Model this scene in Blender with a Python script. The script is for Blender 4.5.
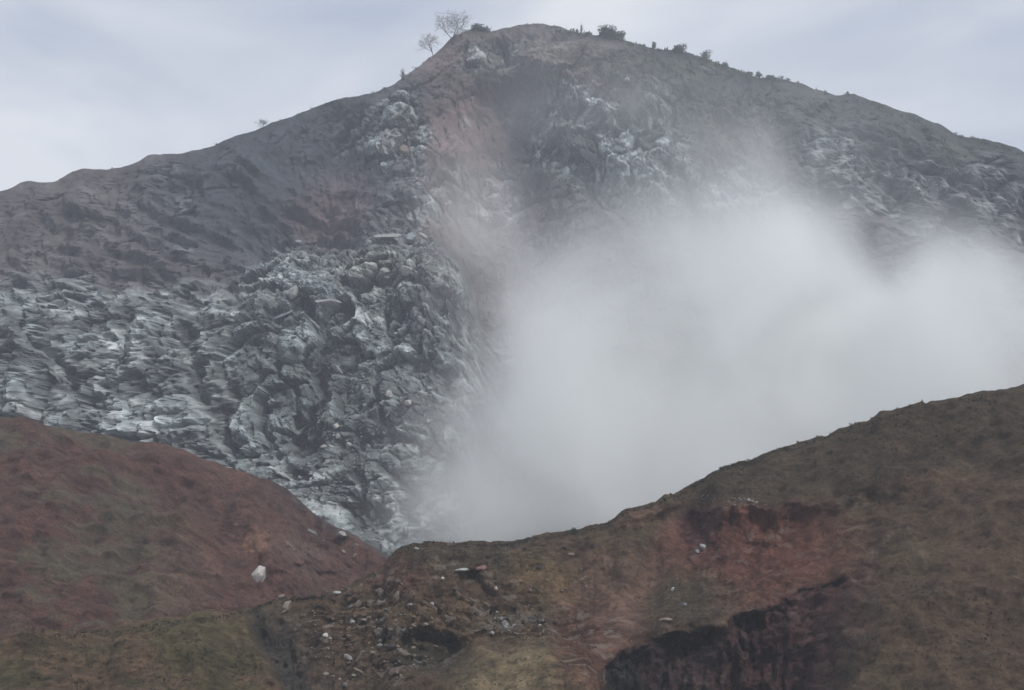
import bpy, bmesh, math, random
import numpy as np
from mathutils import Vector, Matrix

for o in list(bpy.data.objects): bpy.data.objects.remove(o)
SC = bpy.context.scene
C = SC.collection
F = 1500.0                                   # focal length in pixels of the 1024 px wide frame
CX, CY = 512.0, 345.0

# ------------------------------------------------------------------ camera
cam_d = bpy.data.cameras.new('camera'); cam = bpy.data.objects.new('camera', cam_d); C.objects.link(cam)
cam.location = (0, 0, 0); cam.rotation_euler = (math.radians(90), 0, 0)
cam_d.sensor_width = 36; cam_d.lens = 36*F/1024
cam_d.clip_start = 0.5; cam_d.clip_end = 5000
SC.camera = cam

# ------------------------------------------------------------------ sky, sun, exposure
SUN_EL, SUN_AZ = 52, -40                     # azimuth from straight ahead (+Y), clockwise; see below
world = bpy.data.worlds.new("World"); SC.world = world; world.use_nodes = True
nt = world.node_tree; nt.nodes.clear()
def N(nt, kind, **kw):
    n = nt.nodes.new(kind)
    for k, v in kw.items(): setattr(n, k, v)
    return n
out = N(nt, 'ShaderNodeOutputWorld'); bg = N(nt, 'ShaderNodeBackground'); bg.inputs[1].default_value = 0.10
sky = N(nt, 'ShaderNodeTexSky', sky_type='NISHITA'); sky.sun_disc = False
sky.sun_elevation = math.radians(SUN_EL); sky.sun_rotation = math.radians(SUN_AZ+180); sky.dust_density = 2
tc = N(nt, 'ShaderNodeTexCoord'); mp = N(nt, 'ShaderNodeMapping'); mp.inputs['Scale'].default_value = (1, 1, 2.6)
mp.inputs['Location'].default_value = (3.3, 1.1, 0.5)
no = N(nt, 'ShaderNodeTexNoise'); no.inputs['Scale'].default_value = 3.2; no.inputs['Detail'].default_value = 4
no.inputs['Roughness'].default_value = 0.5; no.inputs['Distortion'].default_value = 0.4
cr = N(nt, 'ShaderNodeValToRGB')
cr.color_ramp.elements[0].position = 0.34; cr.color_ramp.elements[0].color = (0.41, 0.46, 0.565, 1)
cr.color_ramp.elements[1].position = 0.60; cr.color_ramp.elements[1].color = (0.72, 0.735, 0.775, 1)
sc_ = N(nt, 'ShaderNodeVectorMath', operation='SCALE'); sc_.inputs['Scale'].default_value = 12.3
mx = N(nt, 'ShaderNodeMix', data_type='RGBA'); mx.inputs['Factor'].default_value = 0.92
L = nt.links.new
L(tc.outputs['Generated'], mp.inputs[0]); L(mp.outputs[0], no.inputs['Vector']); L(no.outputs[0], cr.inputs[0])
L(cr.outputs[0], sc_.inputs[0]); L(sky.outputs[0], mx.inputs['A']); L(sc_.outputs[0], mx.inputs['B'])
L(mx.outputs['Result'], bg.inputs[0]); L(bg.outputs[0], out.inputs[0])

sd = bpy.data.lights.new('sun', 'SUN'); sd.energy = 2.3; sd.angle = math.radians(9); sd.color = (1, .97, .93)
sun = bpy.data.objects.new('sun', sd); C.objects.link(sun)
az = math.radians(SUN_AZ+180); el = math.radians(SUN_EL)
sdir = Vector((math.sin(az)*math.cos(el), math.cos(az)*math.cos(el), math.sin(el)))   # towards the sun
sun.rotation_euler = sdir.to_track_quat('Z', 'Y').to_euler()

SC.view_settings.view_transform = 'Standard'; SC.view_settings.look = 'None'
SC.view_settings.exposure = -0.04; SC.view_settings.gamma = 1.0; SC.view_settings.use_curve_mapping = False
SC.render.engine = 'CYCLES'
cy = SC.cycles
cy.use_denoising = True; cy.max_bounces = 12; cy.diffuse_bounces = 2; cy.glossy_bounces = 1
cy.volume_bounces = 6; cy.volume_step_rate = 1.0; cy.volume_max_steps = 160
cy.filter_width = 1.5

# ------------------------------------------------------------------ numpy noise
def hsh(ix, iy, iz, seed):
    with np.errstate(over='ignore'):
        h = (ix.astype(np.uint32)*np.uint32(374761393) + iy.astype(np.uint32)*np.uint32(668265263)
             + iz.astype(np.uint32)*np.uint32(2147483647) + np.uint32(seed*144665 & 0xffffffff))
        h = (h ^ (h >> np.uint32(13)))*np.uint32(1274126177)
        h = (h ^ (h >> np.uint32(16)))*np.uint32(2246822519)
        h = h ^ (h >> np.uint32(15))
    return h.astype(np.float64)/4294967295.0
def vnoise(p, seed=0):
    i = np.floor(p).astype(np.int64); f = p-i; f = f*f*f*(f*(f*6-15)+10); r = 0
    for dx in (0, 1):
        wx = f[..., 0] if dx else 1-f[..., 0]
        for dy in (0, 1):
            wy = f[..., 1] if dy else 1-f[..., 1]
            for dz in (0, 1):
                wz = f[..., 2] if dz else 1-f[..., 2]
                r = r + wx*wy*wz*hsh(i[..., 0]+dx, i[..., 1]+dy, i[..., 2]+dz, seed)
    return r*2-1
def fbm(p, oct=4, seed=0, gain=.5, ridge=False):
    a, s, r = 1., 0., 0.
    for k in range(oct):
        n = vnoise(p*(2.03**k)+k*17.3, seed+k)
        if ridge: n = 1-2*np.abs(n)
        r = r+a*n; s += a; a *= gain
    return r/s
def facets(p, seed=0):
    """angular blocks: returns height field made of tilted planes, distance to the joint, random per block"""
    i = np.floor(p).astype(np.int64)
    d1 = np.full(p.shape[:-1], 9e9); d2 = d1.copy(); H = d1*0; R = d1*0
    for dx in (-1, 0, 1):
        for dy in (-1, 0, 1):
            for dz in (-1, 0, 1):
                a, b, c = i[..., 0]+dx, i[..., 1]+dy, i[..., 2]+dz
                rx, ry, rz = hsh(a, b, c, seed), hsh(a, b, c, seed+1), hsh(a, b, c, seed+2)
                vx, vy, vz = p[..., 0]-a-rx, p[..., 1]-b-ry, p[..., 2]-c-rz
                d = vx*vx+vy*vy+vz*vz
                g1, g2, g3 = hsh(a, b, c, seed+3), hsh(a, b, c, seed+4), hsh(a, b, c, seed+5)
                h = (g1-.5)*1.2+(g2-.5)*2.2*vx+(g3-.5)*2.2*vz
                n = d < d1
                d2 = np.where(n, d1, np.minimum(d2, d)); d1 = np.where(n, d, d1)
                H = np.where(n, h, H); R = np.where(n, g1, R)
    return H, np.sqrt(d2)-np.sqrt(d1), R
def ss(a, b, x):
    t = np.clip((x-a)/(b-a), 0, 1); return t*t*(3-2*t)
def pl(x, pts):
    a = np.array(pts, float); return np.interp(x, a[:, 0], a[:, 1])
def blob(u, v, cu, cv, ru, rv, rot=0, soft=.5):
    c, s = math.cos(math.radians(rot)), math.sin(math.radians(rot))
    a = ((u-cu)*c+(v-cv)*s)/ru; b = (-(u-cu)*s+(v-cv)*c)/rv
    return 1-ss(1-soft, 1+soft, np.sqrt(a*a+b*b))
def capsule(u, v, x0, y0, x1, y1, w, soft=.5):
    dx, dy = x1-x0, y1-y0; t = np.clip(((u-x0)*dx+(v-y0)*dy)/(dx*dx+dy*dy), 0, 1)
    return 1-ss(1-soft, 1+soft, np.hypot(u-x0-t*dx, v-y0-t*dy)/w)
def ragged(u, key, ins=.9, outs=4.5):
    x = np.stack([u/26, u*0+key, u*0], -1); y = np.stack([u/7, u*0+key, u*0], -1)
    side = ss(245, 190, u)+ss(780, 840, u)
    return fbm(x, 3, key)*(ins+outs*side)+fbm(y, 3, key+5)*ins
def lerpc(col, c, m): return col+(np.array(c)-col)*m[..., None]

# ------------------------------------------------------------------ materials
def mat_ground(name, bump_scale=1.2, bump=0.35, var=.35, rough=.95, fine=3.0):
    m = bpy.data.materials.new(name); m.use_nodes = True; t = m.node_tree; b = t.nodes['Principled BSDF']
    b.inputs['Roughness'].default_value = rough; b.inputs['Specular IOR Level'].default_value = .15
    at = N(t, 'ShaderNodeVertexColor', layer_name='Col'); g = N(t, 'ShaderNodeNewGeometry')
    n1 = N(t, 'ShaderNodeTexNoise'); n1.inputs['Scale'].default_value = fine; n1.inputs['Detail'].default_value = 6; n1.inputs['Roughness'].default_value = .65
    mr = N(t, 'ShaderNodeMapRange'); mr.inputs['From Min'].default_value = .3; mr.inputs['From Max'].default_value = .7
    mr.inputs['To Min'].default_value = 1-var; mr.inputs['To Max'].default_value = 1+var
    vm = N(t, 'ShaderNodeVectorMath', operation='SCALE')
    n2 = N(t, 'ShaderNodeTexNoise'); n2.inputs['Scale'].default_value = bump_scale; n2.inputs['Detail'].default_value = 7; n2.inputs['Roughness'].default_value = .7
    bp = N(t, 'ShaderNodeBump'); bp.inputs['Strength'].default_value = bump; bp.inputs['Distance'].default_value = .6
    l = t.links.new
    l(g.outputs['Position'], n1.inputs['Vector']); l(g.outputs['Position'], n2.inputs['Vector'])
    l(n1.outputs[0], mr.inputs['Value']); l(at.outputs[0], vm.inputs[0]); l(mr.outputs[0], vm.inputs['Scale']); l(vm.outputs[0], b.inputs['Base Color'])
    l(n2.outputs[0], bp.inputs['Height']); l(bp.outputs[0], b.inputs['Normal'])
    return m
def mat_solid(name, col, var=.3, scale=2.0, rough=.9, bump=.3):
    m = bpy.data.materials.new(name); m.use_nodes = True; t = m.node_tree; b = t.nodes['Principled BSDF']
    b.inputs['Roughness'].default_value = rough; b.inputs['Specular IOR Level'].default_value = .2
    g = N(t, 'ShaderNodeNewGeometry'); n1 = N(t, 'ShaderNodeTexNoise'); n1.inputs['Scale'].default_value = scale; n1.inputs['Detail'].default_value = 5
    r = N(t, 'ShaderNodeValToRGB'); e = r.color_ramp.elements
    e[0].position, e[1].position = .3, .7
    e[0].color = tuple(c*(1-var) for c in col)+(1,); e[1].color = tuple(min(1, c*(1+var)) for c in col)+(1,)
    bp = N(t, 'ShaderNodeBump'); bp.inputs['Strength'].default_value = bump; bp.inputs['Distance'].default_value = .1
    l = t.links.new
    l(g.outputs['Position'], n1.inputs['Vector']); l(n1.outputs[0], r.inputs[0]); l(r.outputs[0], b.inputs['Base Color'])
    l(n1.outputs[0], bp.inputs['Height']); l(bp.outputs[0], b.inputs['Normal'])
    return m
MAT_MOUNT = mat_ground('mountain_rock', .5, .5, .3, .95, .8)
MAT_SOIL = mat_ground('pit_soil', 2.2, .7, .45, .95, 3.5)
MAT_PALE = mat_solid('pale_stone', (.27, .27, .26), .4); MAT_WHITE = mat_solid('white_stone', (.46, .43, .41), .3)
MAT_TAN = mat_solid('tan_stone', (.19, .155, .125)); MAT_GREY = mat_solid('grey_stone', (.15, .15, .15)); MAT_DARK = mat_solid('dark_stone', (.05, .047, .047))
MAT_RED = mat_solid('red_stone', (.17, .10, .085)); MAT_BLUE = mat_solid('blue_grey_stone', (.20, .225, .235), .4)
MAT_LEAF = mat_solid('dark_leaf', (.030, .040, .026), .5, 1.0); MAT_LEAF2 = mat_solid('grey_green_leaf', (.06, .075, .05), .5, 1.0)
MAT_DRY = mat_solid('dry_twig', (.20, .19, .18), .3, 1.0); MAT_BARK = mat_solid('bark', (.06, .05, .045), .3, 3.0)

# ------------------------------------------------------------------ terrain sheets
def link_grid(name, P, Ccol, mat, kind='structure', smooth=True):
    nr, nc = P.shape[:2]
    me = bpy.data.meshes.new(name)
    idx = np.arange(nr*nc).reshape(nr, nc)
    q = np.stack([idx[:-1, :-1], idx[1:, :-1], idx[1:, 1:], idx[:-1, 1:]], -1).reshape(-1, 4)
    me.vertices.add(nr*nc); me.vertices.foreach_set('co', P.reshape(-1).astype(np.float32))
    me.loops.add(q.size); me.loops.foreach_set('vertex_index', q.reshape(-1).astype(np.int32))
    me.polygons.add(len(q)); me.polygons.foreach_set('loop_start', np.arange(0, q.size, 4, dtype=np.int32))
    me.polygons.foreach_set('loop_total', np.full(len(q), 4, np.int32))
    me.update(calc_edges=True)
    ca = me.color_attributes.new('Col', 'FLOAT_COLOR', 'POINT')
    cc = np.ones((nr*nc, 4), np.float32); cc[:, :3] = np.clip(Ccol.reshape(-1, 3), .004, .9); ca.data.foreach_set('color', cc.reshape(-1))
    me.polygons.foreach_set('use_smooth', np.full(len(q), smooth, bool))
    me.materials.append(mat); me.update()
    o = bpy.data.objects.new(name, me); C.objects.link(o); o['kind'] = kind
    return o
def columns(fine, coarse, a=235, b=790, lo=-300, hi=1330):
    return np.concatenate([np.arange(lo, a, coarse), np.arange(a, b, fine), np.arange(b, hi, coarse)])
def unproj(u, v, D): return np.stack([(u-CX)/F*D, D, (CY-v)/F*D], -1)

SURF = {}
def surface(key, P):
    x, y, z = P[..., 0].ravel(), P[..., 1].ravel(), P[..., 2].ravel()
    SURF[key] = (x/y*F+CX, CY-z/y*F, P.reshape(-1, 3))
def on(key, u, v):
    """world point of the sheet nearest to the line of sight (u, v)"""
    U, V, P = SURF[key]
    d = (U-u)**2+(V-v)**2
    k = np.where(d < max(4., d.min()+1))[0]
    return Vector(P[k[np.argmin(P[k, 1])]])

# ---- the mountain
M_CREST = [(-300,262),(-120,214),(0,190),(120,165),(200,148),(240,135),(256,131),(270,124),(295,115),(316,107),(345,98),(362,95),(378,91),
           (400,80),(412,70),(425,61),(440,50),(452,38),(462,32),(475,28),(492,31),(510,27),(525,24),(545,24),(560,28),(575,32),(600,36),
           (622,38),(635,44),(655,49),(675,50),(690,53),(710,60),(740,71),(757,77),(773,77),(800,82),(860,98),(950,130),(1050,160),(1180,205),(1330,262)]
SPUR = [(-300,300),(0,290),(150,285),(235,282),(252,272),(262,264),(275,254),(290,246),(300,243),(312,249),(330,251),(350,246),(365,236),(385,232),(405,231),
        (428,230),(440,237),(455,248),(470,262),(480,280),(490,310),(1330,400)]
def build_mountain():
    u1 = columns(1.1, 4.0); nv = 560
    s = np.linspace(0, 1, nv)[:, None]
    u = np.broadcast_to(u1[None, :], (nv, len(u1))).copy()
    vc = pl(u, M_CREST)+ragged(u, 901, 1.1, 5); v = vc+s*(640-vc)
    g = np.stack([u/60, v/60, v*0], -1)
    wu = u+fbm(g*1.5, 4, 11)*14; wv = v+fbm(g*1.5, 4, 12)*14          # roughened outlines
    h = (v-vc)
    D = 432-165*(v-30)/530
    D = D+8*np.cos((u-512)/260)
    sp_v = pl(wu, SPUR)
    spur = ss(-2, 34, wv-sp_v)*ss(505, 455, wu+ (wv-300)*.02)
    D = D-38*spur
    D = D-10*capsule(wu, wv, 392, 110, 380, 215, 45, .8)               # buttress of pale rock
    D = D+26*capsule(wu, wv, 512, 130, 500, 330, 42, .8)               # gully
    D = D+14*capsule(wu, wv, 330, 170, 300, 235, 45, .8)               # bowl left
    # ribs running down to the right
    for (x0, y0, x1, y1, w, a) in [(556,84,600,120,12,-7),(560,92,640,190,13,5),(572,135,680,215,16,-9),(566,160,640,228,12,6),(640,110,660,190,16,-7),
                                   (668,150,745,230,15,-9),(600,60,700,130,22,-5),(700,110,773,190,18,5),(470,60,440,150,22,-6),(500,60,560,120,14,5),
                                   (700,190,740,238,8,-6),(330,110,300,200,20,-5),(370,100,340,170,15,4)]:
        D = D+a*capsule(wu, wv, x0, y0, x1, y1, w, .7)
    for (x0, y0, x1, y1, w, a) in [(262,300,350,300,7,-4),(365,240,430,236,7,-5),(350,292,440,288,6,5),(420,290,470,284,10,-5),(312,310,345,350,7,4),(325,380,312,440,9,6),
                                   (270,380,320,400,22,-5),(350,350,420,420,25,-5),(300,440,420,452,7,4),(260,330,300,345,10,-4),(405,300,440,350,9,-6)]:
        D = D+a*capsule(wu, wv, x0, y0, x1, y1, w, .7)
    for (x0, y0, x1, y1, w, a) in [(352,300,322,392,4,6),(322,392,308,446,6,7),(262,345,300,420,4,5),(400,300,380,372,4,5),(380,372,405,455,4,5),(430,300,448,390,5,5),(285,262,262,340,4,4),
                                   (340,260,362,300,4,5),(20,300,90,410,7,6),(150,290,110,380,6,6),(180,330,235,440,6,6),(345,455,372,520,5,5),(262,420,300,480,5,4)]:
        D = D+a*capsule(u+(wu-u)*1.6, v+(wv-v)*1.6, x0, y0, x1, y1, w, .8)          # clefts in the rock wall
    P = unproj(u, v, D)
    # rock mask: bare blocky rock versus soil
    rock = np.clip(spur+.9*blob(wu, wv, 396, 150, 30, 50, 0, .4)+.8*blob(wu, wv, 590, 115, 45, 20, 35, .5)+.9*capsule(wu, wv, 575, 150, 720, 225, 34, .5)
                   +.8*blob(wu, wv, 650, 160, 30, 55, 0, .5)+.6*blob(wu, wv, 740, 200, 50, 30, 20, .5)+.6*blob(wu, wv, 380, 190, 70, 40, 0, .5)+.35, 0, 1)
    rock = np.clip(rock+.45*ss(.0, .35, fbm(np.stack([wu/70, wv/50, wv*0], -1), 4, 70)), 0, 1)*ss(0, 18, h)
    rock = rock*(1-.85*blob(wu, wv, 300, 200, 105, 42, -8, .5)*(1-ss(.1, .6, spur)))
    q = P.copy()
    ang = math.radians(32)
    qx = q[..., 0]*math.cos(ang)-q[..., 2]*math.sin(ang); qz = q[..., 0]*math.sin(ang)+q[..., 2]*math.cos(ang)
    wrp = fbm(P/14, 3, 21)
    Q = np.stack([qx+3*wrp, q[..., 1]*.7, qz-3*wrp], -1)
    H1, E1, R1 = facets(Q/np.array([9, 11, 14.]), 31)
    H2, E2, R2 = facets(Q/np.array([3.6, 5, 7.0]), 41)
    ang2 = math.radians(-48)
    Q2 = np.stack([q[..., 0]*math.cos(ang2)-q[..., 2]*math.sin(ang2)+wrp, q[..., 1]*.7, q[..., 0]*math.sin(ang2)+q[..., 2]*math.cos(ang2)], -1)
    H3, E3, R3 = facets(Q2/np.array([1.9, 2.6, 3.8]), 51)
    H4, E4, R4 = facets(Q/np.array([.95, 1.2, 1.5]), 61)
    patch = .35+.65*ss(-.25, .3, fbm(P/11, 3, 66))
    gully = fbm(np.stack([P[..., 0]/9+P[..., 2]/30, P[..., 1]/40, P[..., 2]/45], -1), 4, 67, .55, True)
    st = (qz*1.0+q[..., 1]*.25+4*wrp)/5.2                                   # strata ledges running down to the right
    fr = st-np.floor(st); ledge = (ss(0, .75, fr)-ss(.8, 1.0, fr))*(.5+hsh(np.floor(st).astype(np.int64), np.floor(st).astype(np.int64)*0, np.floor(q[..., 0]/22+2*wrp).astype(np.int64), 99))
    ledgem = ss(-.2, .25, fbm(P/26, 3, 68))*(1-.9*spur)
    disp = rock*(5.0*H1+2.0*H2*patch+.95*H3*patch+.50*H4)+ledge*ledgem*2.8*ss(8, 40, h)
    disp = disp+rock*fbm(P/np.array([3.5, 3.5, 2.4]), 4, 69, .5, True)*.9 - rock*(2.4*(1-ss(0, .16, E1))+1.3*(1-ss(0, .18, E2))+.5*(1-ss(0, .2, E3)))
    soft = fbm(P/np.array([22, 22, 30.]), 5, 71, .55, True)*6*ss(0, 45, h)+fbm(P/5, 4, 75, .6)*1.7
    disp = disp+soft*(1-.45*rock)+gully*(4.2*ss(10, 60, h))
    disp = disp+fbm(P/1.6, 3, 77)*.35
    k = .45+.55*ss(0, 14, h)
    disp = disp*k
    # crest keeps its outline, with small roughness
    P = P+disp[..., None]*np.array([-.08, -.95, .18])
    # colours by region: darker in the gully, redder to its left
    n1 = fbm(P/30, 4, 81); n2 = fbm(P/7, 4, 82); n3 = fbm(P/2.2, 3, 83)
    col = np.zeros(P.shape)+np.array([.085, .080, .080])
    col = lerpc(col, (.042, .050, .062), blob(wu, wv, 290, 175, 130, 80, -20, .5)*.9)
    col = lerpc(col, (.13, .115, .10), blob(wu, wv, 540, 70, 75, 35, 10, .6)*.8)
    col = lerpc(col, (.055, .068, .045), blob(wu, wv, 660, 105, 55, 45, 30, .6)*ss(-.4, .4, n2+.3)*.85)
    col = lerpc(col, (.052, .060, .058), ss(620, 700, wu)*ss(220, 150, wv)*.8)
    col = lerpc(col, (.09, .095, .07), ss(640, 700, wu)*ss(0, .5, n1+.5*n2)*.5)
    col = lerpc(col, (.115, .10, .085), blob(wu, wv, 745, 170, 45, 50, 0, .6)*.6)
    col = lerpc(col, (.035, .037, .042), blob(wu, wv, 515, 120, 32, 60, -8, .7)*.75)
    col = lerpc(col, (.165, .102, .096), blob(wu, wv, 460, 165, 36, 65, 10, .7)*.8)
    col = lerpc(col, (.12, .082, .082), blob(wu, wv, 325, 215, 44, 30, -20, .7)*.7)
    col = lerpc(col, (.125, .09, .092), blob(wu, wv, 440, 60, 26, 30, 0, .6)*.6)
    col = lerpc(col, (.05, .058, .042), blob(wu, wv, 490, 75, 20, 16, 0, .7)*.5)
    col = lerpc(col, (.20, .165, .15), blob(wu, wv, 605, 108, 42, 17, 35, .5)*.75)
    rk = np.clip(rock-.35, 0, 1)/.65
    tone = .142*np.exp(.42*(R2-.5)*2+.45*(R3-.5)*2+.30*(R4-.5)*2+.30*(R1-.5)*2+.35*n2+.25*n1)
    streak = fbm(np.stack([Q[..., 0]/6, Q[..., 1]/6, Q[..., 2]/1.6], -1), 4, 84, .6)
    streak2 = fbm(np.stack([Q2[..., 0]/5, Q2[..., 1]/5, Q2[..., 2]/1.3], -1), 4, 86, .6)
    tone = tone*np.exp(.5*streak+.45*streak2)
    rc = tone[..., None]*np.array([.90, 1.0, 1.0])*(1+.18*spur)[..., None]
    vein = (1-ss(0, .035, np.abs(fbm(Q/np.array([7, 6, 3.5]), 3, 87)-.02)))*ss(0, .35, n2+n1+.1)+(1-ss(0, .05, np.abs(fbm(Q2/np.array([5, 5, 3.]), 3, 88))))*ss(.1, .45, n2-n1)
    pale = ss(.86, .98, R3+.30*n2+.1*n1)
    rc = rc+(np.array([.40, .42, .42])-rc)*(pale*.75)[..., None]
    edge = (1-ss(0, .09, E2))*ss(.25, .5, n3+.5*n2+.1)
    rc = rc+(np.array([.36, .37, .37])-rc)*(edge*.5)[..., None]
    rc = rc+(np.array([.42, .43, .42])-rc)*(np.clip(vein, 0, 1)*.65)[..., None]
    rc = lerpc(rc, (.15, .15, .12), blob(wu, wv, 385, 275, 50, 20, 0, .5)*.5)
    rc = lerpc(rc, (.26, .24, .23), blob(wu, wv, 400, 145, 18, 32, 10, .5)*.55*ss(-.3, .3, n3+.1))
    rc = lerpc(rc, (.12, .145, .14), blob(wu, wv, 290, 370, 55, 60, 0, .6)*.5)
    col = col+(rc-col)*(rk*.92)[..., None]
    lg = np.exp(.55*fbm(P/np.array([16, 16, 9.]), 5, 89, .6))
    col = col*((1+.45*n2+.4*n3)*lg)[..., None]
    surface('mountain', P)
    # back of the mountain and its foot
    crest, foot = P[0], P[-1]
    t = np.linspace(1, 0, 26)[:-1][:, None, None]
    back = crest[None]+t*np.array([0, 190, -150.])+(t*(1-t))*np.array([0, -25, 18.])
    back[..., 2] += fbm(back/25, 4, 91)*6*np.minimum(1, t[..., 0]*4)
    t2 = np.linspace(0, 1, 10)[1:][:, None, None]
    ft = foot[None]*(1-t2)+t2*np.stack([foot[:, 0], foot[:, 1]-14, foot[:, 2]*0-64], -1)[None]
    Pall = np.concatenate([back, P, ft]); Call = np.concatenate([np.repeat(col[:1], 25, 0), col, np.repeat(col[-1:], 9, 0)])
    return link_grid('mountain', Pall, Call, MAT_MOUNT, smooth=False)
build_mountain()

# ---- red slope at the left, behind the rim
L_CREST = [(-300,380),(0,415),(150,445),(235,468),(252,474),(262,479),(278,484),(290,491),(300,500),(312,512),(325,521),(338,527),(350,533),(362,541),(375,548),(390,556),(420,578),(480,640),(560,720)]
def build_left():
    u1 = columns(1.0, 4.0, 235, 430, -300, 540); nv = 330
    s = np.linspace(0, 1, nv)[:, None]; u = np.broadcast_to(u1[None, :], (nv, len(u1))).copy()
    vc = pl(u, L_CREST)+ragged(u, 911, 1.6, 6); v = vc+s*290; h = v-vc
    g = np.stack([u/40, v/40, v*0], -1); wu = u+fbm(g, 4, 111)*8; wv = v+fbm(g, 4, 112)*8
    D = 176-.30*np.minimum(h, 150)-.12*np.maximum(h-150, 0)-.02*(u-300)
    D = D-4*capsule(wu, wv, 252, 520, 300, 590, 18, .8)+3*capsule(wu, wv, 285, 500, 350, 570, 12, .8)
    D = D+2.2*blob(wu, wv, 302, 573, 9, 4)+1.8*blob(wu, wv, 323, 580, 12, 4)
    P = unproj(u, v, D)
    H, E, R = facets(P/np.array([3, 3, 2.]), 121)
    disp = fbm(P/7, 5, 122, .6, True)*1.9+ss(240, 180, u)*fbm(P/18, 5, 124, .55, True)*4+H*.35+fbm(P/1.1, 4, 123)*.30
    disp = disp*(.15+.85*ss(0, 12, h))
    P = P+disp[..., None]*np.array([0, -.7, .6])
    n1, n2, n3 = fbm(P/10, 4, 131), fbm(P/2.5, 4, 132), fbm(P/.8, 3, 133)
    col = np.zeros(P.shape)+np.array([.100, .056, .045])
    col = lerpc(col, (.15, .11, .085), ss(0, .5, n1)*.5)
    col = lerpc(col, (.075, .075, .05), ss(235, 150, u+60*n1)*ss(-.2, .3, n2+n1)*.7)
    col = lerpc(col, (.20, .115, .08), blob(wu, wv, 256, 548, 14, 14)*.7)
    col = lerpc(col, (.16, .12, .105), blob(wu, wv, 300, 555, 24, 10, 20)*.5)
    col = lerpc(col, (.075, .068, .068), (1-ss(0, 14, h+8*n2))*ss(262, 280, wu)*.8)
    col = lerpc(col, (.065, .045, .042), capsule(wu, wv, 262, 487, 330, 548, 9)*.45)
    col = col*(1+.4*n2+.6*n3)[..., None]*np.array([.86, .80, .78])
    surface('left', P)
    t = np.linspace(1, 0, 12)[:-1][:, None, None]
    back = P[0][None]+t*np.array([0, 60, -45.])
    t2 = np.linspace(0, 1, 10)[1:][:, None, None]; ft = P[-1][None]*(1-t2)+t2*np.stack([P[-1][:, 0], P[-1][:, 1]-25, P[-1][:, 2]*0-62], -1)[None]
    return link_grid('red_hill', np.concatenate([back, P, ft]), np.concatenate([np.repeat(col[:1], 11, 0), col, np.repeat(col[-1:], 9, 0)]), MAT_SOIL)
build_left()

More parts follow.
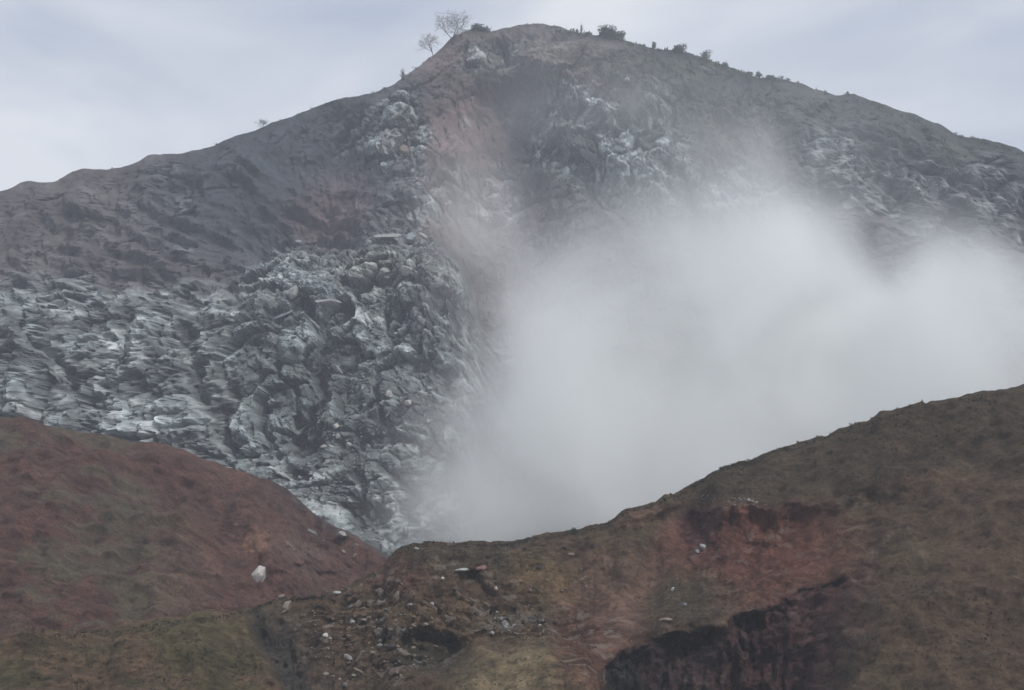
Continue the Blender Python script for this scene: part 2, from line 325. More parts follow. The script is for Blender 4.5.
# ---- the near rim of the pit
R_CREST = [(-300,660),(0,640),(150,625),(235,612),(252,609),(262,604),(275,599),(290,598),(310,596),(330,592),(345,589),(358,580),(372,573),(383,566),(388,559),(394,552),(402,547),(415,543),(425,541.5),
           (440,542),(460,543),(475,541.5),(490,543),(510,543.5),(522,540),(535,536.5),(545,535),(555,533),(565,532),(578,530.5),(590,527),(606,524),(612,520),(618,514),(628,509),(640,506),(655,503),
           (663,497),(672,495),(685,489),(700,481),(715,471),(726,466),(740,461.5),(747,461),(757,458),(765,454),(773,450.5),(800,442),(870,420),(980,395),(1100,380),(1330,350)]
def build_rim():
    u1 = columns(1.0, 4.0); nv = 330
    s = np.linspace(0, 1, nv)[:, None]; u = np.broadcast_to(u1[None, :], (nv, len(u1))).copy()
    vc = pl(u, R_CREST)+ragged(u, 921, 1.3, 6); v = vc+s*(720-vc); h = v-vc
    g = np.stack([u/45, v/45, v*0], -1); wu = u+fbm(g, 4, 211)*9; wv = v+fbm(g, 4, 212)*9
    D = 118+.018*(u-512)-.085*h-8*ss(0, 200, h)
    D = D-2.2*ss(0, 14, h)
    z0 = u*0
    ribs = .5+.5*fbm(np.stack([wu/8, wv/30, z0], -1), 3, 213, .5, True); ribs2 = .5+.5*fbm(np.stack([wu/24, wv/70, z0], -1), 3, 214, .5, True)
    # hollow with a steep back wall
    D = D+3.6*blob(wu, wv, 430, 655, 40, 21, 8, .5)-.5*capsule(wu, wv, 385, 638, 470, 632, 6, .8)
    D = D-6.5*blob(wu, wv, 522, 698, 76, 56, 0, .35)                     # olive mound
    D = D-3.0*blob(wu, wv, 600, 668, 26, 40, 0, .5)                      # red gullied face
    dk_top = pl(wu, [(600, 668), (615, 655), (640, 645), (680, 634), (720, 622), (750, 606), (773, 600), (900, 560), (1330, 540)])
    dk_top = dk_top+fbm(np.stack([u/16, v/16, z0], -1), 3, 215)*8
    dark = ss(-2, 12, wv-dk_top)*ss(598, 616, wu)*ss(880, 800, wu+.25*(wv-640))
    D = D+dark*(.075*np.maximum(wv-dk_top, 0)+(2.0*ribs2+1.2*ribs)*ss(0, 22, wv-dk_top))
    D = D-.5*capsule(wu, wv, 625, 636, 700, 622, 7)-.4*capsule(wu, wv, 700, 618, 773, 592, 7)
    rd_top = pl(wu, [(640, 560), (675, 520), (688, 505), (700, 503), (740, 505), (773, 508), (900, 480), (1330, 450)])
    rd_top = rd_top+fbm(np.stack([u/18, v/18, z0], -1), 3, 216)*6
    redc = ss(-1, 8, wv-rd_top)*ss(672, 690, wu)*ss(640, 560, wv)*ss(960, 860, wu)
    D = D+redc*(.055*np.clip(wv-rd_top, 0, 50)+(1.0*ribs2+.9*ribs)*ss(0, 25, wv-rd_top))
    D = D+.9*blob(wu, wv, 697, 520, 9, 16, 0, .8)                              # pocket
    D = D+2.0*capsule(wu, wv, 690, 500, 640, 600, 17, .8)                # chute
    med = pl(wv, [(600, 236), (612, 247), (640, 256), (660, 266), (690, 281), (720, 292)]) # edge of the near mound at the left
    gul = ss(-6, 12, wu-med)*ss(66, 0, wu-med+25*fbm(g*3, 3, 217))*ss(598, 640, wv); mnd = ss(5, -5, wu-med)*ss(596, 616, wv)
    D = D+1.7*gul-1.2*mnd+gul*(1.8*ribs-.9)
    D = D-.8*capsule(wu, wv, 275, 600, 350, 592, 7)                     # ledge
    D = D+.9*capsule(wu, wv, 288, 622, 380, 598, 14, .8)
    D = D+1.6*capsule(wu, wv, 470, 586, 485, 606, 10)-.6*capsule(wu, wv, 455, 570, 510, 566, 5, .8)
    D = D-.8*capsule(wu, wv, 612, 524, 660, 506, 8, .8)+.5*capsule(wu, wv, 575, 545, 680, 512, 9, .8)
    P = unproj(u, v, D)
    stony = np.clip(blob(wu, wv, 380, 635, 80, 45, 0, .5)+.7*blob(wu, wv, 500, 625, 60, 22, 0, .5)+.8*dark+.3*redc+.5*blob(wu, wv, 440, 590, 90, 35)
                    +.6*blob(wu, wv, 590, 650, 45, 40), 0, 1)
    smoothz = np.clip(blob(wu, wv, 525, 700, 66, 48)+capsule(wu, wv, 680, 520, 612, 645, 22)+.6*blob(wu, wv, 730, 485, 60, 18, -20), 0, 1)
    H1, E1, R1 = facets(P/np.array([1.9, 1.6, 1.1]), 221)
    H2, E2, R2 = facets(P/np.array([.8, .7, .5]), 231)
    disp = (fbm(P/4.5, 5, 241, .55, True)*.75+fbm(P/.9, 4, 242, .6)*.42)*(1-.65*smoothz)+stony*(1-smoothz)*(.55*H1+.30*H2)+fbm(P/.35, 2, 243)*.05
    side = ss(240, 180, u)+ss(800, 860, u)
    disp = disp+side*fbm(P/11, 5, 245, .55, True)*2.2
    disp = disp*(.4+.6*ss(0, 10, h))
    P = P+disp[..., None]*np.array([0, -.7, .6])
    n1, n2, n3 = fbm(P/7, 4, 251), fbm(P/1.8, 4, 252), fbm(P/.6, 3, 253)
    col = np.zeros(P.shape)+np.array([.074, .060, .045])
    col = lerpc(col, (.070, .064, .044), ss(-.1, .5, n1)*.6)
    col = lerpc(col, (.095, .060, .052), blob(wu, wv, 395, 575, 40, 22, 20)*.7)
    col = lerpc(col, (.105, .082, .055), blob(wu, wv, 430, 615, 90, 35, 0, .6)*.5)
    col = lerpc(col, (.058, .060, .042), blob(wu, wv, 475, 560, 70, 14, 0, .6)*.6)
    col = lerpc(col, (.13, .105, .055), blob(wu, wv, 545, 585, 34, 22, 20, .6)*.6)
    col = lerpc(col, (.150, .138, .092), blob(wu, wv, 520, 694, 72, 50, 0, .35))
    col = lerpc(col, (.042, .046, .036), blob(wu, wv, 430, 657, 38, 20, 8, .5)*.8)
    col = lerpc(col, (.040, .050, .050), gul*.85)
    col = lerpc(col, (.080, .076, .045), mnd)
    col = lerpc(col, (.10, .072, .055), mnd*ss(-.05, .35, n1+.5*n2)*.7)
    col = lerpc(col, (.10, .058, .047), blob(wu, wv, 592, 655, 42, 44, 15, .6)*.75)
    col = lerpc(col, (.14, .098, .082), capsule(wu, wv, 688, 505, 612, 640, 13, .9)*.5+.35*blob(wu, wv, 600, 590, 45, 28, -30, .8))
    col = lerpc(col, (.105, .053, .044), blob(wu, wv, 755, 550, 95, 58, 10, .5)*.9*ss(-6, 6, wv-rd_top))
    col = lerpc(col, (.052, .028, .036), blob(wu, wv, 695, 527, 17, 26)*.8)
    col = lerpc(col, (.056, .050, .037), ss(8, -8, wv-rd_top)*ss(670, 710, wu)*.85)
    col = lerpc(col, (.105, .075, .060), blob(wu, wv, 640, 515, 30, 10, -20)*.7)
    col = lerpc(col, (.060, .058, .042), blob(wu, wv, 690, 600, 45, 26, -10, .6)*.75)
    col = lerpc(col, (.040, .029, .034), dark*.85)
    col = lerpc(col, (.07, .040, .042), dark*ss(690, 740, wu+25*n1)*.7)
    col = lerpc(col, (.024, .034, .036), dark*blob(wu, wv, 625, 680, 18, 26)*.8)
    col = lerpc(col, (.11, .115, .105), blob(wu, wv, 515, 622, 34, 14, -10, .5)*ss(-.1, .4, n2+.1)*.7)
    col = lerpc(col, (.12, .10, .08), capsule(wu, wv, 290, 596, 352, 589, 7)*.7)
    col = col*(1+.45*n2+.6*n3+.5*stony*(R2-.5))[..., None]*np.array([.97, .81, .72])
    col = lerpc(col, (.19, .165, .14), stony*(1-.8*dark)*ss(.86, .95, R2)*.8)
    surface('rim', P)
    t = np.linspace(1, 0, 14)[:-1][:, None, None]
    back = P[0][None]+t*np.array([0, 45, -44.])+(t*(1-t))*np.array([0, 0, 12.])
    t2 = np.linspace(0, 1, 40)[1:][:, None, None]
    foot = P[-1]; ft = foot[None]+t2*np.stack([foot[:, 0]*0, -(foot[:, 1]-8), -36-foot[:, 2]], -1)[None]
    ft[..., 2] += fbm(ft/6, 4, 261)*1.2*np.minimum(1, t2[..., 0]*6)
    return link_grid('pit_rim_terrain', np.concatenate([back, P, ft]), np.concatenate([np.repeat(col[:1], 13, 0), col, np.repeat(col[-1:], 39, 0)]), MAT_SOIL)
build_rim()

# ---- pit floor: one big sheet
def build_floor():
    x = np.linspace(-780, 780, 150); y = np.linspace(-180, 880, 110); X, Y = np.meshgrid(x, y)
    P = np.stack([X, Y, -61+fbm(np.stack([X/40, Y/40, X*0], -1), 4, 301)*2.5], -1)
    col = np.zeros(P.shape)+np.array([.13, .12, .115]); col = col*(1+.3*fbm(P/15, 3, 302))[..., None]
    return link_grid('ground', P[:, ::-1], col, MAT_SOIL)
build_floor()

# ------------------------------------------------------------------ air
def box(name, x0, x1, y0, y1, z0, z1):
    bm = bmesh.new(); bmesh.ops.create_cube(bm, size=1)
    for vv in bm.verts: vv.co = Vector((x0 if vv.co.x < 0 else x1, y0 if vv.co.y < 0 else y1, z0 if vv.co.z < 0 else z1))
    me = bpy.data.meshes.new(name); bm.to_mesh(me); bm.free(); o = bpy.data.objects.new(name, me); C.objects.link(o); return o
HAZE_DENS = 0.00052
hz = box('haze', -800, 800, -200, 900, -66, 112); hz['kind'] = 'stuff'; hz['label'] = 'thin pale grey haze filling the air over the pit'; hz['category'] = 'haze'
m = bpy.data.materials.new('haze'); m.use_nodes = True; t = m.node_tree; t.nodes.clear()
pv = N(t, 'ShaderNodeVolumePrincipled'); pv.inputs['Color'].default_value = (.84, .90, 1.0, 1); pv.inputs['Density'].default_value = HAZE_DENS
mo = N(t, 'ShaderNodeOutputMaterial'); t.links.new(pv.outputs[0], mo.inputs['Volume']); hz.data.materials.append(m)

# dust cloud rising from the pit: soft overlapping billows
#  (u, v, distance, half width px, half height px, half depth m, weight)
BILLOWS = [(770,255,305,240,110,55,.36),(900,330,270,200,130,55,.6),(860,300,285,220,150,55,.62),(760,450,262,270,200,60,1.25),(630,490,255,185,140,52,1.1),(525,520,250,120,85,45,.85),(585,350,262,125,150,50,.72),(464,225,285,80,140,40,.80),
           (850,340,272,210,160,58,1.0),(1000,430,262,260,190,60,1.1),(450,530,246,110,80,38,.72),(700,262,300,170,125,45,.66),(590,265,300,140,125,40,.60),(515,400,262,90,120,48,.62),
           (640,130,340,220,140,34,.33),(770,170,340,250,180,36,.42),(545,70,380,130,90,30,.30),(500,170,330,90,110,34,.34),(405,500,262,120,110,36,.42),(450,420,262,85,120,36,.42),(740,310,285,170,115,50,.30),(470,480,240,95,110,34,.72),(425,520,238,90,70,30,.50),(520,300,280,110,120,45,.45)]
dz = box('dust_cloud', -44, 215, 190, 412, -60, 86)
dz['kind'] = 'stuff'; dz['label'] = 'thick pale grey dust cloud billowing up out of the pit'; dz['category'] = 'dust cloud'
m = bpy.data.materials.new('dust'); m.use_nodes = True; t = m.node_tree; t.nodes.clear(); l = t.links.new
g = N(t, 'ShaderNodeTexCoord')
nz = N(t, 'ShaderNodeTexNoise'); nz.inputs['Scale'].default_value = .030; nz.inputs['Detail'].default_value = 4; nz.inputs['Roughness'].default_value = .56
nz.inputs['Distortion'].default_value = .8
l(g.outputs['Object'], nz.inputs['Vector'])
acc = None
for (bu, bv, bd, ru, rv, rd, w) in BILLOWS:
    c = ((bu-CX)/F*bd, bd, (CY-bv)/F*bd); r = (ru/F*bd, rd, rv/F*bd)
    su = N(t, 'ShaderNodeVectorMath', operation='MULTIPLY_ADD'); su.inputs[1].default_value = [1/q for q in r]; su.inputs[2].default_value = [-a/b for a, b in zip(c, r)]
    l(g.outputs['Object'], su.inputs[0])
    ln = N(t, 'ShaderNodeVectorMath', operation='LENGTH'); l(su.outputs[0], ln.inputs[0])
    ma = N(t, 'ShaderNodeMath', operation='MULTIPLY_ADD', use_clamp=True); ma.inputs[1].default_value = -1; ma.inputs[2].default_value = 1; l(ln.outputs['Value'], ma.inputs[0])
    mw = N(t, 'ShaderNodeMath', operation='MULTIPLY_ADD'); mw.inputs[1].default_value = w; mw.inputs[2].default_value = 0; l(ma.outputs[0], mw.inputs[0])
    if acc is not None: l(acc, mw.inputs[2])
    acc = mw.outputs[0]
# billowing: the noise scales the field instead of cutting it, so the edge stays soft
sub = N(t, 'ShaderNodeMapRange', clamp=False); sub.inputs['From Min'].default_value = .36; sub.inputs['From Max'].default_value = .64; sub.inputs['To Min'].default_value = .38; sub.inputs['To Max'].default_value = 1.5; l(nz.outputs[0], sub.inputs['Value'])
ad = N(t, 'ShaderNodeMath', operation='MULTIPLY'); l(acc, ad.inputs[0]); l(sub.outputs[0], ad.inputs[1])
pw = N(t, 'ShaderNodeMath', operation='POWER'); pw.inputs[1].default_value = 1.9; l(ad.outputs[0], pw.inputs[0])
mr = N(t, 'ShaderNodeMath', operation='MULTIPLY'); mr.inputs[1].default_value = .036; l(pw.outputs[0], mr.inputs[0])
sx = N(t, 'ShaderNodeSeparateXYZ'); l(g.outputs['Object'], sx.inputs[0])
wr = N(t, 'ShaderNodeMapRange'); wr.inputs['From Min'].default_value = 8; wr.inputs['From Max'].default_value = -8; l(sx.outputs['X'], wr.inputs['Value'])
cm = N(t, 'ShaderNodeMix', data_type='RGBA'); cm.inputs['A'].default_value = (.935, .948, .944, 1); cm.inputs['B'].default_value = (.925, .885, .875, 1); wz = N(t, 'ShaderNodeMapRange'); wz.inputs['From Min'].default_value = -6; wz.inputs['From Max'].default_value = 16; l(sx.outputs['Z'], wz.inputs['Value'])
wm = N(t, 'ShaderNodeMath', operation='MULTIPLY'); l(wr.outputs[0], wm.inputs[0]); l(wz.outputs[0], wm.inputs[1]); l(wm.outputs[0], cm.inputs['Factor'])
pv = N(t, 'ShaderNodeVolumePrincipled'); l(cm.outputs['Result'], pv.inputs['Color']); l(mr.outputs[0], pv.inputs['Density'])
mo = N(t, 'ShaderNodeOutputMaterial'); l(pv.outputs[0], mo.inputs['Volume']); dz.data.materials.append(m)
m.cycles.volume_step_rate = 1.0 if hasattr(m.cycles, 'volume_step_rate') else 1

# ------------------------------------------------------------------ stones
rng = random.Random(7)
def hull_rock(seed, sx=1, sy=1, sz=1, n=16):
    r = random.Random(seed); bm = bmesh.new()
    for k in range(n):
        d = Vector((r.gauss(0, 1), r.gauss(0, 1), r.gauss(0, 1))).normalized()*r.uniform(.38, .52)
        bm.verts.new((d.x*sx, d.y*sy, d.z*sz))
    res = bmesh.ops.convex_hull(bm, input=bm.verts)
    for gv in list(bm.verts):
        if not gv.link_faces: bm.verts.remove(gv)
    bmesh.ops.bevel(bm, geom=list(bm.edges), offset=.03, segments=1, affect='EDGES')
    me = bpy.data.meshes.new('stone'); bm.to_mesh(me); bm.free(); return me
PROTO = {}
def rock_mesh(k, mat):
    key = (k % 9, mat.name)
    if key not in PROTO:
        me = hull_rock(500+key[0]); me.materials.append(mat); PROTO[key] = me
    return PROTO[key]
def stone(name, label, cat, surf, u, v, w, h, mat, tilt=0, depth=None, group=None, k=None, sink=.22):
    """a stone of w x h pixels across as it looks from here, resting on the sheet"""
    p = on(surf, u, v); s = p.y/F
    o = bpy.data.objects.new(name, rock_mesh(rng.randrange(9) if k is None else k, mat)); C.objects.link(o)
    dep = depth if depth else (w+h)/2
    o.scale = (w*s*1.1, dep*s*1.1, h*s*1.1); o.rotation_euler = (rng.uniform(-.3, .3), math.radians(tilt)+rng.uniform(-.12, .12), rng.uniform(-.4, .4))
    o.location = p+Vector((0, -dep*s*(.5-sink), h*s*(.35-sink)))
    o['label'] = label; o['category'] = cat
    if group: o['group'] = group
    return o
# near ground
for a in [
    ('boulder','large white boulder at the foot of the red slope','boulder','left',260,576,19,21,MAT_WHITE,40),
    ('boulder','pale boulder with a dark underside high on the red slope','boulder','left',341,534,11,8,MAT_PALE,10),
    ('stone','pale stone just below the boulder near the crest of the red slope','stone','left',357,543,5,4,MAT_PALE,0),
    ('flat_rock','long grey slab tilted down the red slope near its crest','rock slab','left',313,531,12,5,MAT_GREY,35),
    ('stone','small pale stone, upper one of the pair on the red slope','stone','left',344,552,5,6,MAT_TAN,30),
    ('stone','small pale stone, lower one of the pair on the red slope','stone','left',354,555,4,6,MAT_TAN,30),
    ('stone','tan stone alone in the middle of the red slope','stone','left',305,554,4,3,MAT_TAN,0),
    ('flat_rock','pale flat slab on the lip at the bottom of the red slope','rock slab','rim',337,591,11,4,MAT_PALE,-6),
    ('flat_rock','dark flat slab beside the pale one at the lip','rock slab','rim',347,593,8,3,MAT_DARK,0),
    ('boulder','curved tan boulder standing over the dark gully mouth','boulder','rim',288,606,9,15,MAT_TAN,25),
    ('flat_rock','tilted tan slab leaning at the head of the dark gully','rock slab','rim',282,594,13,5,MAT_TAN,-40),
    ('stone','tan stone at the base of the curved boulder by the gully','stone','rim',285,611,8,4,MAT_TAN,-35),
    ('stone','pale stone on the knoll where the rim meets the red slope','stone','rim',417,547,6,4,MAT_PALE,0),
    ('stone','white stone on the bare brown ground below the rim knoll','stone','rim',443,579,4,4,MAT_WHITE,0),
    ('flat_rock','thin pale slab lying level below the rim crest','rock slab','rim',462,568,14,3,MAT_PALE,0),
    ('flat_rock','pinkish slab beside the thin pale one below the crest','rock slab','rim',482,566,12,4,MAT_RED,-4),
    ('stone','small white stone just right of the level slabs','stone','rim',497,587,4,4,MAT_WHITE,0),
    ('boulder','white block on the grey stony bank between hollow and chute','boulder','rim',507,623,9,8,MAT_WHITE,20),
    ('stone','pale stone at the edge of the stony field above the hollow','stone','rim',434,604,4,5,MAT_PALE,0),
    ('stone','pale oval stone in the middle of the stony field','stone','rim',351,621,6,4,MAT_PALE,-10),
    ('stone','white stone at the left end of the stony field','stone','rim',325,634,6,5,MAT_WHITE,0),
    ('flat_rock','pale angular slab at the bottom of the stony field','rock slab','rim',347,658,11,6,MAT_PALE,25),
    ('flat_rock','long tan slab below the pale angular slab','rock slab','rim',360,670,17,4,MAT_TAN,22),
    ('stone','pale stone perched above the dark hollow','stone','rim',381,644,6,4,MAT_PALE,0),
    ('boulder','dark boulder half buried at the lip of the hollow','boulder','rim',393,645,10,6,MAT_DARK,0),
    ('stone','grey stone on the dark bank beside the gully mouth','stone','rim',344,684,7,5,MAT_GREY,20),
    ('boulder','dark boulder on the green bank under the skyline bush','boulder','rim',565,546,6,5,MAT_DARK,0),
    ('stone','pale stone next to the dark boulder under the skyline bush','stone','rim',572,553,8,4,MAT_TAN,0),
    ('stone','dark stone on the olive bank just below the crest','stone','rim',524,548,5,4,MAT_DARK,0),
    ('boulder','dark flat boulder lower on the olive bank','boulder','rim',538,567,8,5,MAT_DARK,10),
    ('boulder','grey boulder, larger of the two in the red cliff gully','boulder','rim',701,547,8,7,MAT_PALE,30),
    ('stone','grey stone, smaller of the two in the red cliff gully','stone','rim',695,551,6,5,MAT_GREY,30),
    ('stone','round white stone alone beside the pink chute','stone','rim',673,588,5,5,MAT_WHITE,0),
    ('boulder','dark grey boulder near the edge of the dark cliff','boulder','rim',685,604,7,5,MAT_GREY,0),
    ('flat_rock','brown slab at the top edge of the dark cliff','rock slab','rim',665,618,14,4,MAT_TAN,-8),
    ('stone','orange stone, higher one on the olive slope left of the chute','stone','rim',520,580,5,5,MAT_RED,0),
    ('stone','orange stone, lower one on the olive slope left of the chute','stone','rim',531,589,5,4,MAT_RED,0),
]: stone(*a)
# blocks that stand out on the shattered rock face
for a in [
    ('rock_block','small white block on the very tip of the left rock heap','rock block','mountain',299,243,8,5,MAT_BLUE,0),
    ('rock_block','pale leaning block under the tip of the left rock heap','rock block','mountain',303,253,10,7,MAT_PALE,25),
    ('rock_block','white upright block on the ledge above the rock face','rock block','mountain',369,242,7,9,MAT_PALE,0),
    ('flat_rock','long level slab forming the top edge of the rock face','rock slab','mountain',388,235,34,4,MAT_PALE,-1),
    ('rock_block','jagged pale block at the right end of the long top slab','rock block','mountain',410,238,12,10,MAT_BLUE,-30),
    ('flat_rock','thin pale slab jutting up beside the jagged block','rock slab','mountain',424,235,11,4,MAT_PALE,35),
    ('flat_rock','thin tilted slab at the right shoulder of the rock face','rock slab','mountain',432,247,12,4,MAT_BLUE,-50),
    ('rock_block','rounded pale block, left of the two big ones under the ledge','rock block','mountain',386,273,13,9,MAT_PALE,0),
    ('rock_block','rounded pale block, right of the two big ones under the ledge','rock block','mountain',408,272,14,12,MAT_PALE,0),
    ('flat_rock','broad pale ledge slab on the right of the rock face','rock slab','mountain',437,287,23,6,MAT_PALE,-6),
    ('flat_rock','pale slab slanting up toward the dust on the rock face','rock slab','mountain',459,294,18,6,MAT_BLUE,-35),
    ('flat_rock','bright level ledge slab under the left rock heap','rock slab','mountain',330,302,32,5,MAT_PALE,-5),
    ('rock_block','greenish white block at the left end of the ledge slab','rock block','mountain',292,293,13,14,MAT_PALE,30),
    ('rock_block','pale block in the crown of the left rock heap','rock block','mountain',323,276,9,7,MAT_PALE,30),
    ('flat_rock','thin pale slab slanting below the ledge slab','rock slab','mountain',317,326,22,3,MAT_PALE,45),
    ('flat_rock','low pale slab rising leftward below the ledge','rock slab','mountain',282,316,24,4,MAT_BLUE,-18),
    ('flat_rock','pale steep slab in the middle right of the rock face','rock slab','mountain',422,320,12,5,MAT_PALE,65),
    ('flat_rock','pale curved slab below the steep one','rock slab','mountain',429,332,14,4,MAT_PALE,40),
    ('rock_block','brightest white block in the centre of the rock face','rock block','mountain',391,395,9,9,MAT_WHITE,30),
    ('rock_block','white block right of the brightest one','rock block','mountain',409,403,7,7,MAT_WHITE,20),
    ('rock_block','small white block between and below the two bright ones','rock block','mountain',398,408,6,5,MAT_PALE,20),
    ('rock_block','white block low in the middle of the rock face','rock block','mountain',337,427,7,7,MAT_WHITE,0),
    ('rock_block','pale block close under the low white block','rock block','mountain',339,438,5,7,MAT_PALE,0),
    ('rock_block','pale block on the edge of the dark cleft','rock block','mountain',322,447,7,5,MAT_PALE,-20),
    ('rock_block','pale upright block right of the low white block','rock block','mountain',351,446,6,9,MAT_PALE,20),
    ('rock_block','pale block farthest right in the lower rock face','rock block','mountain',369,445,6,6,MAT_PALE,0),
    ('flat_rock','pale slab leaning above the dark cleft','rock slab','mountain',336,370,15,6,MAT_PALE,50),
    ('flat_rock','thin pale slab standing near the foot of the rock face','rock slab','mountain',326,462,10,3,MAT_PALE,-60),
    ('flat_rock','sharp white sliver on the rib right of the gully','rock slab','mountain',648,124,16,4,MAT_PALE,85),
    ('flat_rock','long pale slab slanting down the right-hand rib','rock slab','mountain',592,160,34,4,MAT_PALE,33),
    ('rock_block','pale block at the head of the slanting slab','rock block','mountain',577,126,9,4,MAT_PALE,5),
    ('rock_block','pale pillar of rock at the edge of the dust','rock block','mountain',565,173,8,15,MAT_BLUE,10),
    ('rock_block','whitish outcrop just above the dust','rock block','mountain',655,188,9,12,MAT_BLUE,-25),
    ('flat_rock','pale shard pointing up out of the dust','rock slab','mountain',727,200,24,5,MAT_BLUE,60),
    ('rock_block','small pale block high under the summit scrub','rock block','mountain',626,80,6,6,MAT_PALE,0),
    ('rock_block','pale pinkish block in the buttress left of the gully','rock block','mountain',404,152,9,14,MAT_TAN,-20),
    ('rock_block','greenish white block at the foot of the pale buttress','rock block','mountain',383,168,9,11,MAT_BLUE,-30),
    ('flat_rock','thin slab along the left edge of the pale buttress','rock slab','mountain',376,145,18,4,MAT_BLUE,-58),
]: stone(*a)
# stones nobody could tell apart: each one its own object
def scatter(n, surf, cu, cv, ru, rv, rot, smin, smax, mats, name, label, group, seed):
    r = random.Random(seed); c, s = math.cos(math.radians(rot)), math.sin(math.radians(rot))
    for k in range(n):
        a = r.uniform(0, 6.283); q = math.sqrt(r.random()); x, y = math.cos(a)*q*ru, math.sin(a)*q*rv
        w = smin+(smax-smin)*r.random()**2.5
        stone(name, label, 'stone', surf, cu+x*c-y*s, cv+x*s+y*c, w*r.uniform(1, 1.6), w*r.uniform(.6, 1), r.choice(mats), r.uniform(-30, 30), group=group, k=r.randrange(9))
scatter(85, 'rim', 372, 640, 72, 42, -8, 2.0, 5, [MAT_TAN, MAT_GREY, MAT_TAN], 'stone', 'small tan or grey stone strewn over the stony field left of the hollow', 'stones strewn over the stony field', 1)
scatter(30, 'rim', 425, 605, 60, 26, 0, 1.8, 3.6, [MAT_TAN, MAT_GREY, MAT_DARK], 'stone', 'small brown stone strewn on the slope above the stony field', 'stones on the slope above the field', 2)
scatter(34, 'rim', 505, 618, 42, 16, -5, 2.0, 5, [MAT_GREY, MAT_PALE, MAT_DARK, MAT_BLUE], 'stone', 'grey stone among the rubble of the bank above the olive mound', 'stones on the grey bank', 3)
scatter(32, 'rim', 728, 499, 36, 4, 4, 1.4, 3.2, [MAT_TAN, MAT_PALE, MAT_GREY], 'stone', 'pale pebble in the line along the top of the red cliff', 'stones lining the red cliff edge', 4)
scatter(26, 'rim', 560, 590, 40, 20, 0, 1.5, 3.0, [MAT_TAN, MAT_RED], 'stone', 'tiny orange or tan stone on the olive slope left of the chute', 'stones on the olive slope', 5)
scatter(26, 'left', 305, 548, 48, 26, 35, 1.5, 3.6, [MAT_TAN, MAT_RED, MAT_GREY], 'stone', 'small reddish stone scattered on the red slope', 'stones on the red slope', 6)
scatter(34, 'mountain', 320, 482, 52, 12, 14, 2.0, 5, [MAT_PALE, MAT_BLUE, MAT_GREY], 'stone', 'blue grey rubble stone piled at the foot of the rock face', 'stones at the foot of the rock face', 8)

# finer debris nobody could count: one object
def debris(name, label, surf, spots, mat, seed):
    r = random.Random(seed); V, Fc = [], []
    base = []
    for k in range(6):
        me = hull_rock(900+k, n=9); base.append(([vv.co.copy() for vv in me.vertices], [tuple(p.vertices) for p in me.polygons]))
    for (cu, cv, ru, rv, rot, n, smin, smax) in spots:
        c, s = math.cos(math.radians(rot)), math.sin(math.radians(rot))
        for k in range(n):
            a = r.uniform(0, 6.283); q = math.sqrt(r.random()); x, y = math.cos(a)*q*ru, math.sin(a)*q*rv
            p = on_fast(surf, cu+x*c-y*s, cv+x*s+y*c)
            if p is None: continue
            w = (smin+(smax-smin)*r.random()**3)*p[1]/F
            R = Matrix.Rotation(r.uniform(0, 6.28), 3, 'X') @ Matrix.Rotation(r.uniform(0, 6.28), 3, 'Z')
            sx = Vector((w*r.uniform(.8, 2.6), w*r.uniform(.6, 1), w*r.uniform(.35, .9)))
            vs, fs = base[r.randrange(6)]; o0 = len(V)
            for q_ in vs:
                q2 = R @ Vector((q_.x*sx.x, q_.y*sx.y, q_.z*sx.z)); V.append((p[0]+q2.x, p[1]+q2.y, p[2]+q2.z))
            Fc += [tuple(i+o0 for i in f) for f in fs]
    me = bpy.data.meshes.new(name); me.from_pydata(V, [], Fc); me.materials.append(mat)
    o = bpy.data.objects.new(name, me); C.objects.link(o); o['kind'] = 'stuff'; o['label'] = label
    return o
GRID = {}
def on_fast(key, u, v):
    if key not in GRID:
        U, V, P = SURF[key]; G = {}
        iu, iv = np.round(U/2).astype(int), np.round(V/2).astype(int)
        m = (iu > 10) & (iu < 515) & (iv < 360)
        for a, b, k in zip(iu[m], iv[m], np.nonzero(m)[0]):
            j = G.get((a, b))
            if j is None or P[k, 1] < P[j, 1]: G[(a, b)] = k
        GRID[key] = G
    k = GRID[key].get((round(u/2), round(v/2)))
    return None if k is None else SURF[key][2][k]
debris('rubble', 'countless blue grey rock fragments covering the shattered rock face', 'mountain',
       [(370,350,120,105,0,1300,.8,4),(290,450,60,55,0,350,.8,4),(305,272,45,24,0,420,1,7),(415,255,35,24,0,180,1,6),(300,482,60,12,14,420,.8,3.5),(350,430,60,40,0,420,.8,4),(400,160,28,45,0,260,1,3.5),(640,190,80,28,25,350,1,3.5)], MAT_BLUE, 61)
debris('gravel', 'countless tiny brown stones over the near slopes', 'rim',
       [(380,635,90,50,0,1500,.5,2),(470,580,130,34,0,900,.5,1.6),(520,622,45,18,0,350,.6,2.4),(700,590,75,30,-10,500,.5,1.8),(730,500,42,5,4,160,.5,1.8),(600,650,40,40,0,300,.5,2)], MAT_TAN, 62)

